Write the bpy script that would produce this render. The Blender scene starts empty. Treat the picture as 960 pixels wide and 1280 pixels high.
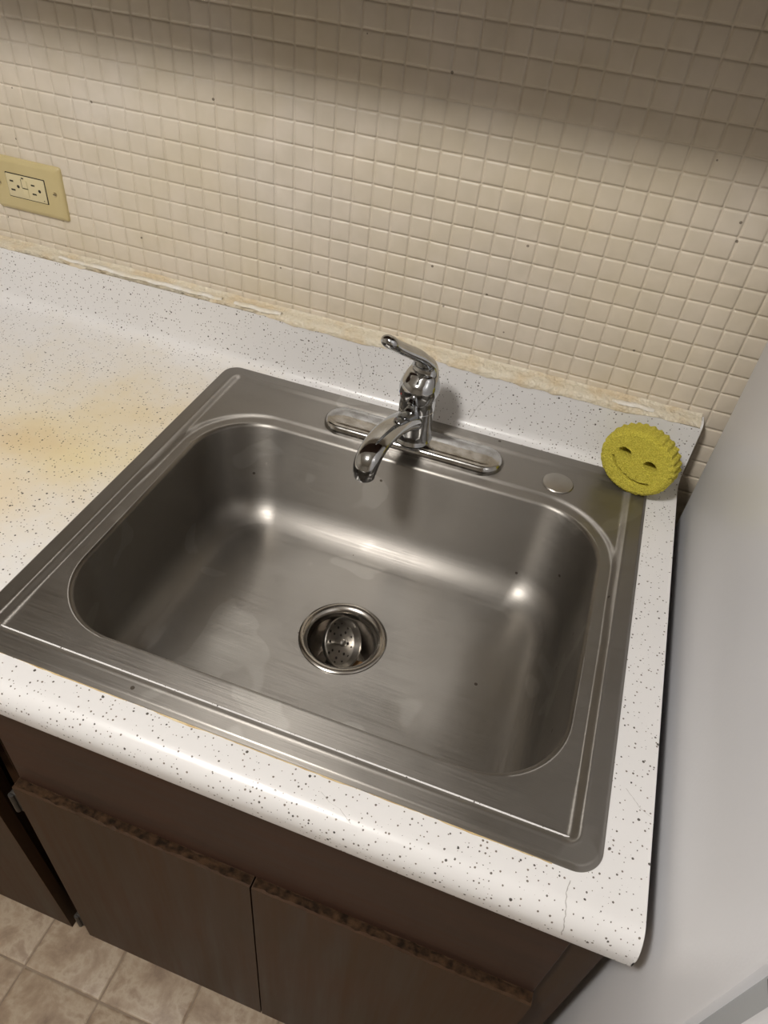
import bpy, bmesh, math, random
from mathutils import Vector, Matrix, noise as mn

random.seed(7)
PI = math.pi
sc = bpy.context.scene
COL = sc.collection

# ------------------------------------------------------------------ camera
H = 0.914                      # counter height; local z = 0 is the counter top
CAM = (0.494306, -0.299633, 0.609994 + H)
ROT = [[0.9399878906, 0.3294613826, 0.0887578891],
       [0.2854931312, -0.6169672942, -0.7333791857],
       [-0.1868594058, 0.7147073214, -0.6740007471]]
FPX = 914.2657
cd = bpy.data.cameras.new('camera')
cd.sensor_fit = 'VERTICAL'; cd.sensor_height = 36.0
cd.lens = FPX / 1280.0 * 36.0
cd.clip_start = 0.02
cam = bpy.data.objects.new('camera', cd); COL.objects.link(cam)
rx, dn, fw = (Vector(r) for r in ROT)
M = Matrix((( rx.x, -dn.x, -fw.x, CAM[0]),
            ( rx.y, -dn.y, -fw.y, CAM[1]),
            ( rx.z, -dn.z, -fw.z, CAM[2]), (0, 0, 0, 1)))
cam.matrix_world = M
sc.camera = cam

# ------------------------------------------------------------------ world, exposure
w = bpy.data.worlds.new('world'); sc.world = w; w.use_nodes = True
w.node_tree.nodes['Background'].inputs[0].default_value = (1, 0.95, 0.88, 1)
w.node_tree.nodes['Background'].inputs[1].default_value = 0.0
sc.view_settings.view_transform = 'Standard'
sc.view_settings.look = 'None'
sc.view_settings.gamma = 1.0
sc.view_settings.use_curve_mapping = False
sc.view_settings.exposure = 0.0
LAMP_POS = (-0.06, -0.64)      # ceiling lamp, built below with its own light
LAMP_POWER = 172.0

# ------------------------------------------------------------------ helpers
def link(o, parent=None):
    COL.objects.link(o)
    if parent is not None:
        o.parent = parent
    return o

def mesh_obj(name, verts, faces, mat, parent=None, smooth=True, auto=None, uvs=None, recalc=True):
    me = bpy.data.meshes.new(name)
    me.from_pydata([tuple(v) for v in verts], [], faces)
    if uvs is not None:
        uvl = me.uv_layers.new(name='UVMap')
        for l in me.loops:
            uvl.data[l.index].uv = uvs[l.vertex_index]
    if recalc:
        bm = bmesh.new(); bm.from_mesh(me)
        bmesh.ops.recalc_face_normals(bm, faces=bm.faces)
        bm.to_mesh(me); bm.free()
    if smooth:
        for p in me.polygons: p.use_smooth = True
        if auto is not None:
            me.set_sharp_from_angle(angle=math.radians(auto))
    if mat is not None: me.materials.append(mat)
    return link(bpy.data.objects.new(name, me), parent)

def empty(name, loc, label, cat, group=None):
    o = bpy.data.objects.new(name, None); o.empty_display_size = 0.05
    o.location = loc; COL.objects.link(o)
    tag(o, label, cat, group); return o

def tag(o, label, cat, group=None):
    o['label'] = label; o['category'] = cat
    if group: o['group'] = group
    return o

def struct(o):
    o['kind'] = 'structure'; return o

class MB:
    """collects boxes, tubes and lathes into one mesh"""
    def __init__(s): s.v = []; s.f = []
    def box(s, x0, x1, y0, y1, z0, z1, bev=0.0):
        bm = bmesh.new()
        bmesh.ops.create_cube(bm, size=1)
        for v in bm.verts:
            v.co = Vector(((x0+x1)/2 + v.co.x*(x1-x0), (y0+y1)/2 + v.co.y*(y1-y0), (z0+z1)/2 + v.co.z*(z1-z0)))
        if bev > 0:
            bmesh.ops.bevel(bm, geom=list(bm.edges), offset=bev, segments=2, profile=0.5, affect='EDGES')
        s.add_bm(bm); return s
    def add_bm(s, bm):
        n = len(s.v); bm.verts.ensure_lookup_table()
        bm.verts.index_update()
        s.v += [v.co.copy() for v in bm.verts]
        s.f += [[n+v.index for v in f.verts] for f in bm.faces]
        bm.free()
    def lathe(s, prof, n=48, org=(0,0,0), rot=None, cap0=False, cap1=False):
        b = len(s.v); o = Vector(org)
        for (r, z) in prof:
            for k in range(n):
                a = 2*PI*k/n
                p = Vector((r*math.cos(a), r*math.sin(a), z))
                if rot is not None: p = rot @ p
                s.v.append(o + p)
        for i in range(len(prof)-1):
            for k in range(n):
                k2 = (k+1) % n
                s.f.append([b+i*n+k, b+i*n+k2, b+(i+1)*n+k2, b+(i+1)*n+k])
        if cap0: s.f.append([b+k for k in range(n)])
        if cap1: s.f.append([b+(len(prof)-1)*n+k for k in range(n)])
        return s
    def loft(s, rings, cap0=True, cap1=True):
        b = len(s.v); n = len(rings[0])
        for r in rings: s.v += [Vector(p) for p in r]
        for i in range(len(rings)-1):
            for k in range(n):
                k2 = (k+1) % n
                s.f.append([b+i*n+k, b+i*n+k2, b+(i+1)*n+k2, b+(i+1)*n+k])
        if cap0: s.f.append([b+k for k in range(n)])
        if cap1: s.f.append([b+(len(rings)-1)*n+k for k in range(n)])
        return s
    def build(s, name, mat, parent=None, smooth=True, auto=35):
        return mesh_obj(name, s.v, s.f, mat, parent, smooth, auto)

def sstep(a, b, x):
    if a == b: return 0.0 if x < a else 1.0
    t = max(0.0, min(1.0, (x-a)/(b-a)))
    return t*t*(3-2*t)

# ------------------------------------------------------------------ materials
class NT:
    def __init__(s, name):
        s.m = bpy.data.materials.new(name); s.m.use_nodes = True
        s.t = s.m.node_tree; s.b = s.t.nodes['Principled BSDF']
    def n(s, typ, **kw):
        nd = s.t.nodes.new(typ)
        for k, v in kw.items():
            if k == 'inp':
                for kk, vv in v.items(): nd.inputs[kk].default_value = vv
            else: setattr(nd, k, v)
        return nd
    def l(s, a, ao, b, bi):
        s.t.links.new(a.outputs[ao], b.inputs[bi])
    def ramp(s, stops, interp='LINEAR'):
        r = s.n('ShaderNodeValToRGB'); r.color_ramp.interpolation = interp
        e = r.color_ramp.elements
        e[0].position, e[0].color = stops[0][0], (*stops[0][1], 1)
        e[1].position, e[1].color = stops[-1][0], (*stops[-1][1], 1)
        for p, c in stops[1:-1]:
            x = e.new(p); x.color = (*c, 1)
        return r
    def mix(s, mode='MIX'):
        return s.n('ShaderNodeMix', data_type='RGBA', blend_type=mode)
    def math(s, op, *vals, clamp=False):
        nd = s.n('ShaderNodeMath', operation=op, use_clamp=clamp)
        for i, v in enumerate(vals): 
            if v is not None: nd.inputs[i].default_value = v
        return nd
    def set(s, **kw):
        for k, v in kw.items():
            s.b.inputs[k.replace('_', ' ')].default_value = v

def MC(mx): return mx  # readability

def simple(name, col, rough=0.5, metal=0.0, **kw):
    t = NT(name); t.set(Base_Color=(*col, 1), Roughness=rough, Metallic=metal)
    for k, v in kw.items(): t.b.inputs[k].default_value = v
    return t.m

# Mix node socket indexes for RGBA data: factor 0, A 6, B 7, result 2
def tile_paint():
    t = NT('tile_paint')
    g = t.n('ShaderNodeNewGeometry')
    n1 = t.n('ShaderNodeTexNoise', inp={'Scale': 2.4, 'Detail': 3.0}); t.l(g, 'Position', n1, 'Vector')
    r1 = t.ramp([(0.38, (0.635, 0.56, 0.455)), (0.62, (0.65, 0.59, 0.51))]); t.l(n1, 0, r1, 0)
    n2 = t.n('ShaderNodeTexNoise', inp={'Scale': 34.0, 'Detail': 2.0}); t.l(g, 'Position', n2, 'Vector')
    mx = t.mix('MULTIPLY'); mx.inputs[0].default_value = 1
    r2 = t.ramp([(0.3, (0.94, 0.94, 0.93)), (0.7, (1.03, 1.03, 1.04))]); t.l(n2, 0, r2, 0)
    t.l(r1, 0, mx, 6); t.l(r2, 0, mx, 7)
    # yellowed blotches of old paint
    n3 = t.n('ShaderNodeTexNoise', inp={'Scale': 5.0, 'Detail': 4.0}); t.l(g, 'Position', n3, 'Vector')
    r3 = t.ramp([(0.40, (0, 0, 0)), (0.65, (1, 1, 1))]); t.l(n3, 0, r3, 0)
    m5 = t.math('MULTIPLY', None, 0.35); t.l(r3, 0, m5, 0)
    my = t.mix(); my.inputs[7].default_value = (0.60, 0.50, 0.31, 1)
    t.l(m5, 0, my, 0); t.l(mx, 2, my, 6)
    # tiny dark specks of dirt
    v = t.n('ShaderNodeTexVoronoi', inp={'Scale': 26.0, 'Randomness': 1.0}); t.l(g, 'Position', v, 'Vector')
    sp = t.math('LESS_THAN', None, 0.045); t.l(v, 'Distance', sp, 0)
    md = t.mix(); md.inputs[7].default_value = (0.12, 0.09, 0.06, 1)
    ms = t.math('MULTIPLY', None, 0.8); t.l(sp, 0, ms, 0)
    t.l(ms, 0, md, 0); t.l(my, 2, md, 6)
    t.l(md, 2, t.b, 'Base Color')
    t.set(Roughness=0.42)
    nb = t.n('ShaderNodeTexNoise', inp={'Scale': 60.0, 'Detail': 4.0}); t.l(g, 'Position', nb, 'Vector')
    bp = t.n('ShaderNodeBump', inp={'Strength': 0.25, 'Distance': 0.002}); t.l(nb, 0, bp, 'Height')
    t.l(bp, 0, t.b, 'Normal')
    return t.m

def laminate():
    t = NT('speckled_laminate')
    uv = t.n('ShaderNodeUVMap', uv_map='UVMap')
    # stains from the object's own coordinates
    g = t.n('ShaderNodeNewGeometry')
    n0 = t.n('ShaderNodeTexNoise', inp={'Scale': 3.0, 'Detail': 3.0}); t.l(uv, 0, n0, 'Vector')
    base = t.ramp([(0.3, (0.70, 0.685, 0.675)), (0.7, (0.76, 0.745, 0.735))]); t.l(n0, 0, base, 0)
    cur = (base, 0)
    def blob(cx, cy, rx_, ry_, rot, col, amt, nscale, cur):
        mp = t.n('ShaderNodeMapping'); mp.vector_type = 'TEXTURE'
        mp.inputs['Location'].default_value = (cx, cy, H)
        mp.inputs['Rotation'].default_value = (0, 0, rot)
        mp.inputs['Scale'].default_value = (rx_, ry_, 0.02)
        t.l(g, 'Position', mp, 0)
        ln = t.n('ShaderNodeVectorMath', operation='LENGTH'); t.l(mp, 0, ln, 0)
        nn = t.n('ShaderNodeTexNoise', inp={'Scale': nscale, 'Detail': 5.0, 'Roughness': 0.65}); t.l(g, 'Position', nn, 'Vector')
        ad = t.n('ShaderNodeMath', operation='MULTIPLY_ADD'); ad.inputs[1].default_value = 1.1
        t.l(nn, 0, ad, 0); t.l(ln, 'Value', ad, 2)
        mr = t.n('ShaderNodeMapRange', inp={'From Min': 1.45, 'From Max': 0.45, 'To Max': amt}); mr.interpolation_type = 'SMOOTHSTEP'
        t.l(ad, 0, mr, 0)
        m = t.mix(); m.inputs[7].default_value = (*col, 1)
        t.l(mr, 0, m, 0); t.l(*cur, m, 6)
        return (m, 2)
    cur = blob(-0.13, 0.31, 0.42, 0.36, 0.5, (0.69, 0.61, 0.455), 1.0, 9, cur)
    cur = blob(-0.085, 0.285, 0.19, 0.11, 0.2, (0.71, 0.59, 0.32), 0.75, 14, cur)
    cur = blob(-0.160, 0.280, 0.15, 0.07, 0.3, (0.60, 0.45, 0.26), 0.6, 30, cur)
    cur = blob(-0.05, 0.40, 0.16, 0.12, 0.3, (0.68, 0.56, 0.34), 0.7, 20, cur)
    cur = blob(-0.13, 0.19, 0.16, 0.13, 0.0, (0.70, 0.575, 0.38), 0.7, 20, cur)
    # speckles, two sizes
    def specks(scale, thr, keep, col, cur, amt):
        v = t.n('ShaderNodeTexVoronoi', voronoi_dimensions='2D', inp={'Scale': scale, 'Randomness': 1.0}); t.l(uv, 0, v, 'Vector')
        sp = t.n('ShaderNodeSeparateColor'); t.l(v, 'Color', sp, 0)
        nn = t.n('ShaderNodeTexNoise', inp={'Scale': 900.0, 'Detail': 1.0}); t.l(uv, 0, nn, 'Vector')
        d = t.n('ShaderNodeMath', operation='MULTIPLY_ADD'); d.inputs[1].default_value = thr*0.9; t.l(nn, 0, d, 0); t.l(v, 'Distance', d, 2)
        sz = t.math('MULTIPLY', None, thr*2.0); t.l(sp, 1, sz, 0)
        lt = t.math('LESS_THAN', None, None); t.l(d, 0, lt, 0); t.l(sz, 0, lt, 1)
        kp = t.math('LESS_THAN', None, keep); t.l(sp, 0, kp, 0)
        an = t.math('MULTIPLY', None, None); t.l(lt, 0, an, 0); t.l(kp, 0, an, 1)
        am = t.math('MULTIPLY', None, amt); t.l(an, 0, am, 0)
        rc = t.ramp([(0.0, col), (1.0, tuple(c*2.6 for c in col))]); t.l(sp, 2, rc, 0)
        m = t.mix(); t.l(am, 0, m, 0); t.l(*cur, m, 6); t.l(rc, 0, m, 7)
        return (m, 2)
    cur = specks(215.0, 0.14, 0.55, (0.06, 0.045, 0.032), cur, 0.9)
    cur = specks(85.0, 0.075, 0.5, (0.03, 0.025, 0.02), cur, 0.95)
    t.l(*cur, t.b, 'Base Color')
    t.set(Roughness=0.28)
    nb = t.n('ShaderNodeTexNoise', inp={'Scale': 14.0, 'Detail': 2.0}); t.l(uv, 0, nb, 'Vector')
    bp = t.n('ShaderNodeBump', inp={'Strength': 0.12, 'Distance': 0.004}); t.l(nb, 0, bp, 'Height')
    t.l(bp, 0, t.b, 'Normal')
    return t.m

def steel(name, rough=0.30, aniso=0.6, stains=True, base=(0.268, 0.251, 0.229)):
    t = NT(name)
    uv = t.n('ShaderNodeUVMap', uv_map='UVMap')
    mp = t.n('ShaderNodeMapping'); mp.inputs['Scale'].default_value = (9.0, 900.0, 1.0); t.l(uv, 0, mp, 0)
    br = t.n('ShaderNodeTexNoise', inp={'Scale': 1.0, 'Detail': 3.0}); br.noise_dimensions = '2D'; t.l(mp, 0, br, 'Vector')
    g = t.n('ShaderNodeNewGeometry')
    n1 = t.n('ShaderNodeTexNoise', inp={'Scale': 11.0, 'Detail': 6.0, 'Roughness': 0.55}); t.l(g, 'Position', n1, 'Vector')
    # roughness
    rr = t.n('ShaderNodeMapRange', inp={'From Min': 0.3, 'From Max': 0.7, 'To Min': rough-0.03, 'To Max': rough+0.05}); t.l(br, 0, rr, 0)
    r2 = t.n('ShaderNodeMapRange', inp={'From Min': 0.35, 'From Max': 0.65, 'To Min': -0.02, 'To Max': 0.05}); t.l(n1, 0, r2, 0)
    ad = t.math('ADD', None, None); t.l(rr, 0, ad, 0); t.l(r2, 0, ad, 1)
    t.l(ad, 0, t.b, 'Roughness')
    # colour: brushed tone and dried water marks
    rc = t.ramp([(0.25, tuple(c*0.98 for c in base)), (0.75, tuple(c*1.02 for c in base))]); t.l(br, 0, rc, 0)
    cur = (rc, 0)
    if stains:
        n2 = t.n('ShaderNodeTexNoise', inp={'Scale': 9.0, 'Detail': 2.0, 'Distortion': 0.4}); t.l(g, 'Position', n2, 'Vector')
        st = t.ramp([(0.605, (0, 0, 0)), (0.62, (1, 1, 1))]); t.l(n2, 0, st, 0)
        sa = t.math('MULTIPLY', None, 0.35); t.l(st, 0, sa, 0)
        m = t.mix(); m.inputs[7].default_value = (0.385, 0.368, 0.338, 1); t.l(sa, 0, m, 0); t.l(*cur, m, 6); cur = (m, 2)
        v = t.n('ShaderNodeTexVoronoi', inp={'Scale': 16.0}); t.l(g, 'Position', v, 'Vector')
        sp = t.math('LESS_THAN', None, 0.035); t.l(v, 'Distance', sp, 0)
        m2 = t.mix(); m2.inputs[7].default_value = (0.10, 0.085, 0.07, 1); t.l(sp, 0, m2, 0); t.l(*cur, m2, 6); cur = (m2, 2)
    t.l(*cur, t.b, 'Base Color')
    t.set(Metallic=1.0, Anisotropic=aniso, Anisotropic_Rotation=0.25)
    if aniso > 0:
        at = t.n('ShaderNodeAttribute', attribute_name='brushed')
        am = t.math('MULTIPLY', None, aniso); t.l(at, 'Fac', am, 0); t.l(am, 0, t.b, 'Anisotropic')
    tg = t.n('ShaderNodeTangent', direction_type='UV_MAP', uv_map='UVMap'); t.l(tg, 0, t.b, 'Tangent')
    bp = t.n('ShaderNodeBump', inp={'Strength': 0.16, 'Distance': 0.0006}); t.l(br, 0, bp, 'Height')
    t.l(bp, 0, t.b, 'Normal')
    return t.m

def wood(name, vertical=True, dark=1.0, base=(0.048, 0.0265, 0.0130)):
    t = NT(name)
    g = t.n('ShaderNodeNewGeometry')
    mp = t.n('ShaderNodeMapping')
    mp.inputs['Scale'].default_value = (55, 55, 3) if vertical else (3, 55, 55)
    t.l(g, 'Position', mp, 0)
    n = t.n('ShaderNodeTexNoise', inp={'Scale': 1.0, 'Detail': 5.0, 'Roughness': 0.6}); t.l(mp, 0, n, 'Vector')
    a = tuple(c*0.72*dark for c in base); b = tuple(c*1.22*dark for c in base)
    r = t.ramp([(0.3, a), (0.7, b)]); t.l(n, 0, r, 0)
    n2 = t.n('ShaderNodeTexNoise', inp={'Scale': 6.0, 'Detail': 2.0}); t.l(g, 'Position', n2, 'Vector')
    r2 = t.ramp([(0.35, (1, 1, 1)), (0.7, (1.12, 0.92, 0.85))]); t.l(n2, 0, r2, 0)
    m = t.mix('MULTIPLY'); m.inputs[0].default_value = 1; t.l(r, 0, m, 6); t.l(r2, 0, m, 7)
    v = t.n('ShaderNodeTexVoronoi', inp={'Scale': 14.0}); t.l(g, 'Position', v, 'Vector')
    sp = t.math('LESS_THAN', None, 0.02); t.l(v, 'Distance', sp, 0)
    md = t.mix(); md.inputs[7].default_value = (0.35, 0.28, 0.2, 1); t.l(sp, 0, md, 0); t.l(m, 2, md, 6)
    t.l(md, 2, t.b, 'Base Color')
    rr = t.n('ShaderNodeMapRange', inp={'From Min': 0.3, 'From Max': 0.7, 'To Min': 0.42, 'To Max': 0.55}); t.l(n, 0, rr, 0)
    t.l(rr, 0, t.b, 'Roughness')
    bp = t.n('ShaderNodeBump', inp={'Strength': 0.15, 'Distance': 0.001}); t.l(n, 0, bp, 'Height'); t.l(bp, 0, t.b, 'Normal')
    t.b.inputs['Specular IOR Level'].default_value = 0.22
    return t.m

def noisy(name, c0, c1, scale, rough, bump=0.0, bscale=None, lo=0.35, hi=0.65, detail=4.0, dist=0.002, metal=0.0):
    t = NT(name)
    g = t.n('ShaderNodeNewGeometry')
    n = t.n('ShaderNodeTexNoise', inp={'Scale': scale, 'Detail': detail}); t.l(g, 'Position', n, 'Vector')
    r = t.ramp([(lo, c0), (hi, c1)]); t.l(n, 0, r, 0); t.l(r, 0, t.b, 'Base Color')
    t.set(Roughness=rough, Metallic=metal)
    if bump:
        n2 = t.n('ShaderNodeTexNoise', inp={'Scale': bscale or scale, 'Detail': 3.0}); t.l(g, 'Position', n2, 'Vector')
        bp = t.n('ShaderNodeBump', inp={'Strength': bump, 'Distance': dist}); t.l(n2, 0, bp, 'Height'); t.l(bp, 0, t.b, 'Normal')
    return t.m

def floor_stone():
    t = NT('floor_stone')
    g = t.n('ShaderNodeNewGeometry'); oi = t.n('ShaderNodeObjectInfo')
    ofs = t.n('ShaderNodeVectorMath', operation='SCALE'); ofs.inputs[3].default_value = 0
    cb = t.n('ShaderNodeCombineXYZ'); t.l(oi, 'Random', cb, 2)
    sc_ = t.n('ShaderNodeVectorMath', operation='SCALE'); sc_.inputs[3].default_value = 3.0; t.l(cb, 0, sc_, 0)
    ad = t.n('ShaderNodeVectorMath', operation='ADD'); t.l(g, 'Position', ad, 0); t.l(sc_, 0, ad, 1)
    n = t.n('ShaderNodeTexNoise', inp={'Scale': 17.0, 'Detail': 7.0, 'Roughness': 0.62, 'Distortion': 0.25}); t.l(ad, 0, n, 'Vector')
    r = t.ramp([(0.30, (0.22, 0.15, 0.10)), (0.46, (0.37, 0.275, 0.19)), (0.54, (0.46, 0.365, 0.265)), (0.62, (0.33, 0.24, 0.165)), (0.72, (0.24, 0.165, 0.11))]); t.l(n, 0, r, 0)
    t.l(r, 0, t.b, 'Base Color')
    bp = t.n('ShaderNodeBump', inp={'Strength': 0.35, 'Distance': 0.002}); t.l(n, 0, bp, 'Height'); t.l(bp, 0, t.b, 'Normal')
    t.set(Roughness=0.38)
    return t.m

M_TILE = tile_paint()
M_LAM = laminate()
M_STEEL = steel('brushed_steel', 0.42, 0.80)
M_STEEL_P = steel('polished_steel', 0.20, 0.0, stains=False, base=(0.47, 0.445, 0.41))
M_CHROME = noisy('chrome', (0.46, 0.47, 0.485), (0.55, 0.56, 0.57), 30, 0.06, metal=1.0)
M_CHROME_SPOT = noisy('water_spotted_chrome', (0.40, 0.39, 0.37), (0.56, 0.555, 0.55), 60, 0.13, bump=0.08, bscale=70, metal=1.0, lo=0.4, hi=0.6)
M_WOOD_V = wood('dark_wood_vertical', True)
M_WOOD_H = wood('dark_wood_horizontal', False, 1.0, (0.050, 0.028, 0.0195))
M_CHIP = noisy('worn_chipboard', (0.012, 0.007, 0.004), (0.050, 0.027, 0.014), 120, 0.9, bump=0.4, bscale=160, dist=0.004)
M_CHIP.node_tree.nodes['Principled BSDF'].inputs['Specular IOR Level'].default_value = 0.08
M_PAINT = noisy('wall_paint', (0.56, 0.52, 0.45), (0.60, 0.56, 0.49), 6, 0.6, bump=0.15, bscale=150)
M_CEIL = noisy('ceiling_paint', (0.66, 0.64, 0.60), (0.70, 0.68, 0.64), 6, 0.8, bump=0.3, bscale=120)
M_FLOOR = floor_stone()
M_GROUT = noisy('floor_joint', (0.23, 0.17, 0.12), (0.28, 0.21, 0.15), 30, 0.7)
M_CAULK = noisy('old_caulk', (0.60, 0.49, 0.33), (0.64, 0.575, 0.45), 24, 0.5, bump=0.9, bscale=150, lo=0.36, hi=0.55, dist=0.004)
M_CAULK_W = noisy('white_caulk', (0.68, 0.62, 0.50), (0.74, 0.71, 0.66), 50, 0.45, bump=0.6, bscale=140, dist=0.003)
M_SEAL = noisy('yellow_sealant', (0.42, 0.27, 0.09), (0.60, 0.48, 0.27), 60, 0.5)
M_CRACK = simple('crack_line', (0.42, 0.40, 0.38), 0.7)
M_FRIDGE = noisy('white_enamel', (0.66, 0.66, 0.685), (0.69, 0.69, 0.71), 3, 0.33, bump=0.10, bscale=380, dist=0.001)
M_GASKET = simple('grey_gasket', (0.36, 0.37, 0.38), 0.6)
M_BLACK = simple('black_plastic', (0.012, 0.012, 0.013), 0.5)
M_HINGE = simple('hinge_metal', (0.05, 0.045, 0.04), 0.45, 0.6)
M_PLATE = noisy('ivory_plastic', (0.50, 0.41, 0.205), (0.53, 0.44, 0.23), 12, 0.38)
M_DEVICE = noisy('cream_plastic', (0.60, 0.52, 0.31), (0.63, 0.55, 0.34), 12, 0.35)
M_HOLE_SHADE = simple('hole_shade', (0.015, 0.01, 0.008), 0.7)  # dark colour standing in for the shade inside holes and slots
M_BRASS = simple('screw_metal', (0.55, 0.46, 0.28), 0.3, 0.9)
M_BLUE = simple('blue_mark', (0.03, 0.05, 0.35), 0.3)
M_RED = simple('red_mark', (0.45, 0.02, 0.02), 0.3)
M_SPONGE = noisy('yellow_scrub_foam', (0.60, 0.50, 0.035), (0.90, 0.80, 0.12), 700, 0.85, bump=1.0, bscale=800, dist=0.004)
M_RUST = noisy('rusty_pipe', (0.10, 0.05, 0.02), (0.30, 0.17, 0.07), 60, 0.8)
M_BASKET = noisy('basket_steel', (0.36, 0.34, 0.31), (0.50, 0.47, 0.43), 50, 0.30, metal=1.0)
M_COVER = noisy('cover_steel', (0.34, 0.32, 0.29), (0.38, 0.36, 0.33), 40, 0.36, metal=1.0)
M_DARKSTEEL = noisy('dull_steel', (0.22, 0.20, 0.175), (0.34, 0.31, 0.28), 50, 0.3, metal=1.0)

# ------------------------------------------------------------------ the room
X0, X1, Y0, YW, ZC = -1.60, 1.50, -3.20, 0.602, 2.44
def slab(name, x0, x1, y0, y1, z0, z1, mat):
    return struct(MB().box(x0, x1, y0, y1, z0, z1).build(name, mat, None, smooth=False))
floor = slab('floor', X0, X1, Y0, YW+0.1, -0.08, -0.0012, M_GROUT)
ceiling = slab('ceiling', X0, X1, Y0, YW+0.1, ZC, ZC+0.08, M_CEIL)
wall_back = slab('wall_back', X0, X1, YW, YW+0.1, -0.08, ZC+0.08, M_TILE)
wall_left = slab('wall_left', X0-0.1, X0, Y0-0.1, YW+0.1, -0.08, ZC+0.08, M_PAINT)
wall_right = slab('wall_right', X1, X1+0.1, Y0-0.1, YW+0.1, -0.08, ZC+0.08, M_PAINT)
wall_front = slab('wall_front', X0, X1, Y0-0.1, Y0, -0.08, ZC+0.08, M_PAINT)

# ---- floor tiles, each its own piece
FP = 0.152
def soft_tile_mesh(name, size, th, ins, mat, seed, jit=0.0, dome=0.0):
    """4x4 top grid with rounded shoulder and a skirt; lies in XY, top at z = th"""
    rnd = random.Random(seed)
    h = size/2
    xs = [-h+ins*0.25, -h+ins, h-ins, h-ins*0.25]
    v, f = [], []
    for j in range(4):
        for i in range(4):
            x, y = xs[i], xs[j]
            edge = (i in (0, 3)) + (j in (0, 3))
            z = th + dome if edge == 0 else (th*0.55 if edge == 1 else th*0.45)
            v.append((x+rnd.uniform(-jit, jit), y+rnd.uniform(-jit, jit), z+rnd.uniform(-jit, jit)*0.25))
    for j in range(3):
        for i in range(3):
            a = j*4+i; f.append([a, a+1, a+5, a+4])
    ring = [0, 1, 2, 3, 7, 11, 15, 14, 13, 12, 8, 4]
    n = len(v)
    for k in ring:
        x, y, z = v[k]; s = h/max(abs(x), abs(y)) if max(abs(x), abs(y)) else 1
        v.append((max(-h, min(h, x*1.03)), max(-h, min(h, y*1.03)), -0.0006))
    for k in range(12):
        k2 = (k+1) % 12
        f.append([ring[k], n+k, n+k2, ring[k2]])
    me = bpy.data.meshes.new(name); me.from_pydata(v, [], f); me.materials.append(mat)
    bm = bmesh.new(); bm.from_mesh(me); bmesh.ops.recalc_face_normals(bm, faces=bm.faces)
    # make sure the top looks up
    bm.faces.ensure_lookup_table()
    if bm.faces[4].normal.z < 0:
        bmesh.ops.reverse_faces(bm, faces=bm.faces)
    bm.to_mesh(me); bm.free()
    for p in me.polygons: p.use_smooth = True
    return me

ftile = [soft_tile_mesh('floor_tile', FP-0.0022, 0.0012, 0.004, M_FLOOR, s) for s in range(2)]
fx0, fy0 = 0.0335, -0.079
cl = []
for i in range(-11, 10):
    for j in range(-21, 5):
        cx, cy = fx0 + (i+0.5)*FP, fy0 + (j+0.5)*FP
        if cx-FP/2 < X0-0.02 or cx+FP/2 > X1 or cy-FP/2 < Y0 or cy+FP/2 > YW: continue
        cl.append((math.hypot(cx-0.05, cy+0.2), cx, cy))
cl.sort()
gv, gf = [], []
for k, (d, cx, cy) in enumerate(cl):
    if k < 290:
        o = bpy.data.objects.new('floor_tile', ftile[k % 2]); o.location = (cx, cy, -0.0012)
        link(o, floor)
    else:
        n = len(gv); me = ftile[k % 2]
        gv += [vv.co + Vector((cx, cy, -0.0012)) for vv in me.vertices]
        gf += [[n+q for q in p.vertices] for p in me.polygons]
o = mesh_obj('floor_tiles', gv, gf, M_FLOOR, floor, recalc=False); o['kind'] = 'stuff'

# ---- wall mosaic: the largest 300 in view as pieces, the rest joined
TP = 0.0270; TX0 = 0.6799; TZ0 = 0.1580 + H
TT = 0.0009
wt_meshes = [soft_tile_mesh('mosaic_tile', TP-0.0001, TT, 0.0032, M_TILE, 20+s, jit=0.00022, dome=0.0001) for s in range(6)]
def project(p):
    d = Vector(p) - Vector(CAM)
    x, y, z = rx.dot(d), dn.dot(d), fw.dot(d)
    return (480+FPX*x/z, 640+FPX*y/z, z)
cells = []
for i in range(-78, 30):
    for j in range(-8, 17):
        cx, cz = TX0+(i+0.5)*TP, TZ0+(j+0.5)*TP
        if cx-TP/2 < X0 or cx+TP/2 > X1: continue
        if cz < H+0.080 and cx < 0.676: continue          # behind the backsplash
        u, v_, z = project((cx, YW, cz))
        seen = -12 < u < 972 and -12 < v_ < 1292
        if seen and cx > 0.70:                               # hidden behind the fridge
            if u > 852 + (636-v_)*0.52+6 : seen = False
        if -0.40 < cx < -0.28 and H+0.15 < cz < H+0.22: seen = False   # behind the outlet
        cells.append((not seen, z, cx, cz))
cells.sort()
wrot = Matrix.Rotation(PI/2, 4, 'X')            # tile +z -> wall -y
rnd = random.Random(3)
bv, bf = [], []
cnt = 0
for (hid, z, cx, cz) in cells:
    me = wt_meshes[rnd.randrange(6)]
    rot = Matrix.Translation((cx, YW, cz)) @ wrot @ Matrix.Rotation(rnd.choice((0, PI/2, PI, -PI/2)) + rnd.gauss(0, 0.005), 4, 'Z') \
        @ Matrix.Rotation(rnd.gauss(0, 0.008), 4, 'X') @ Matrix.Rotation(rnd.gauss(0, 0.008), 4, 'Y')
    if not hid and cnt < 300:
        o = bpy.data.objects.new('mosaic_tile', me); o.matrix_world = rot; link(o, wall_back); cnt += 1
    else:
        n = len(bv)
        bv += [rot @ vv.co for vv in me.vertices]
        bf += [[n+q for q in p.vertices] for p in me.polygons]
o = mesh_obj('mosaic_tiles', bv, bf, M_TILE, wall_back, recalc=False); o['kind'] = 'stuff'

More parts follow.
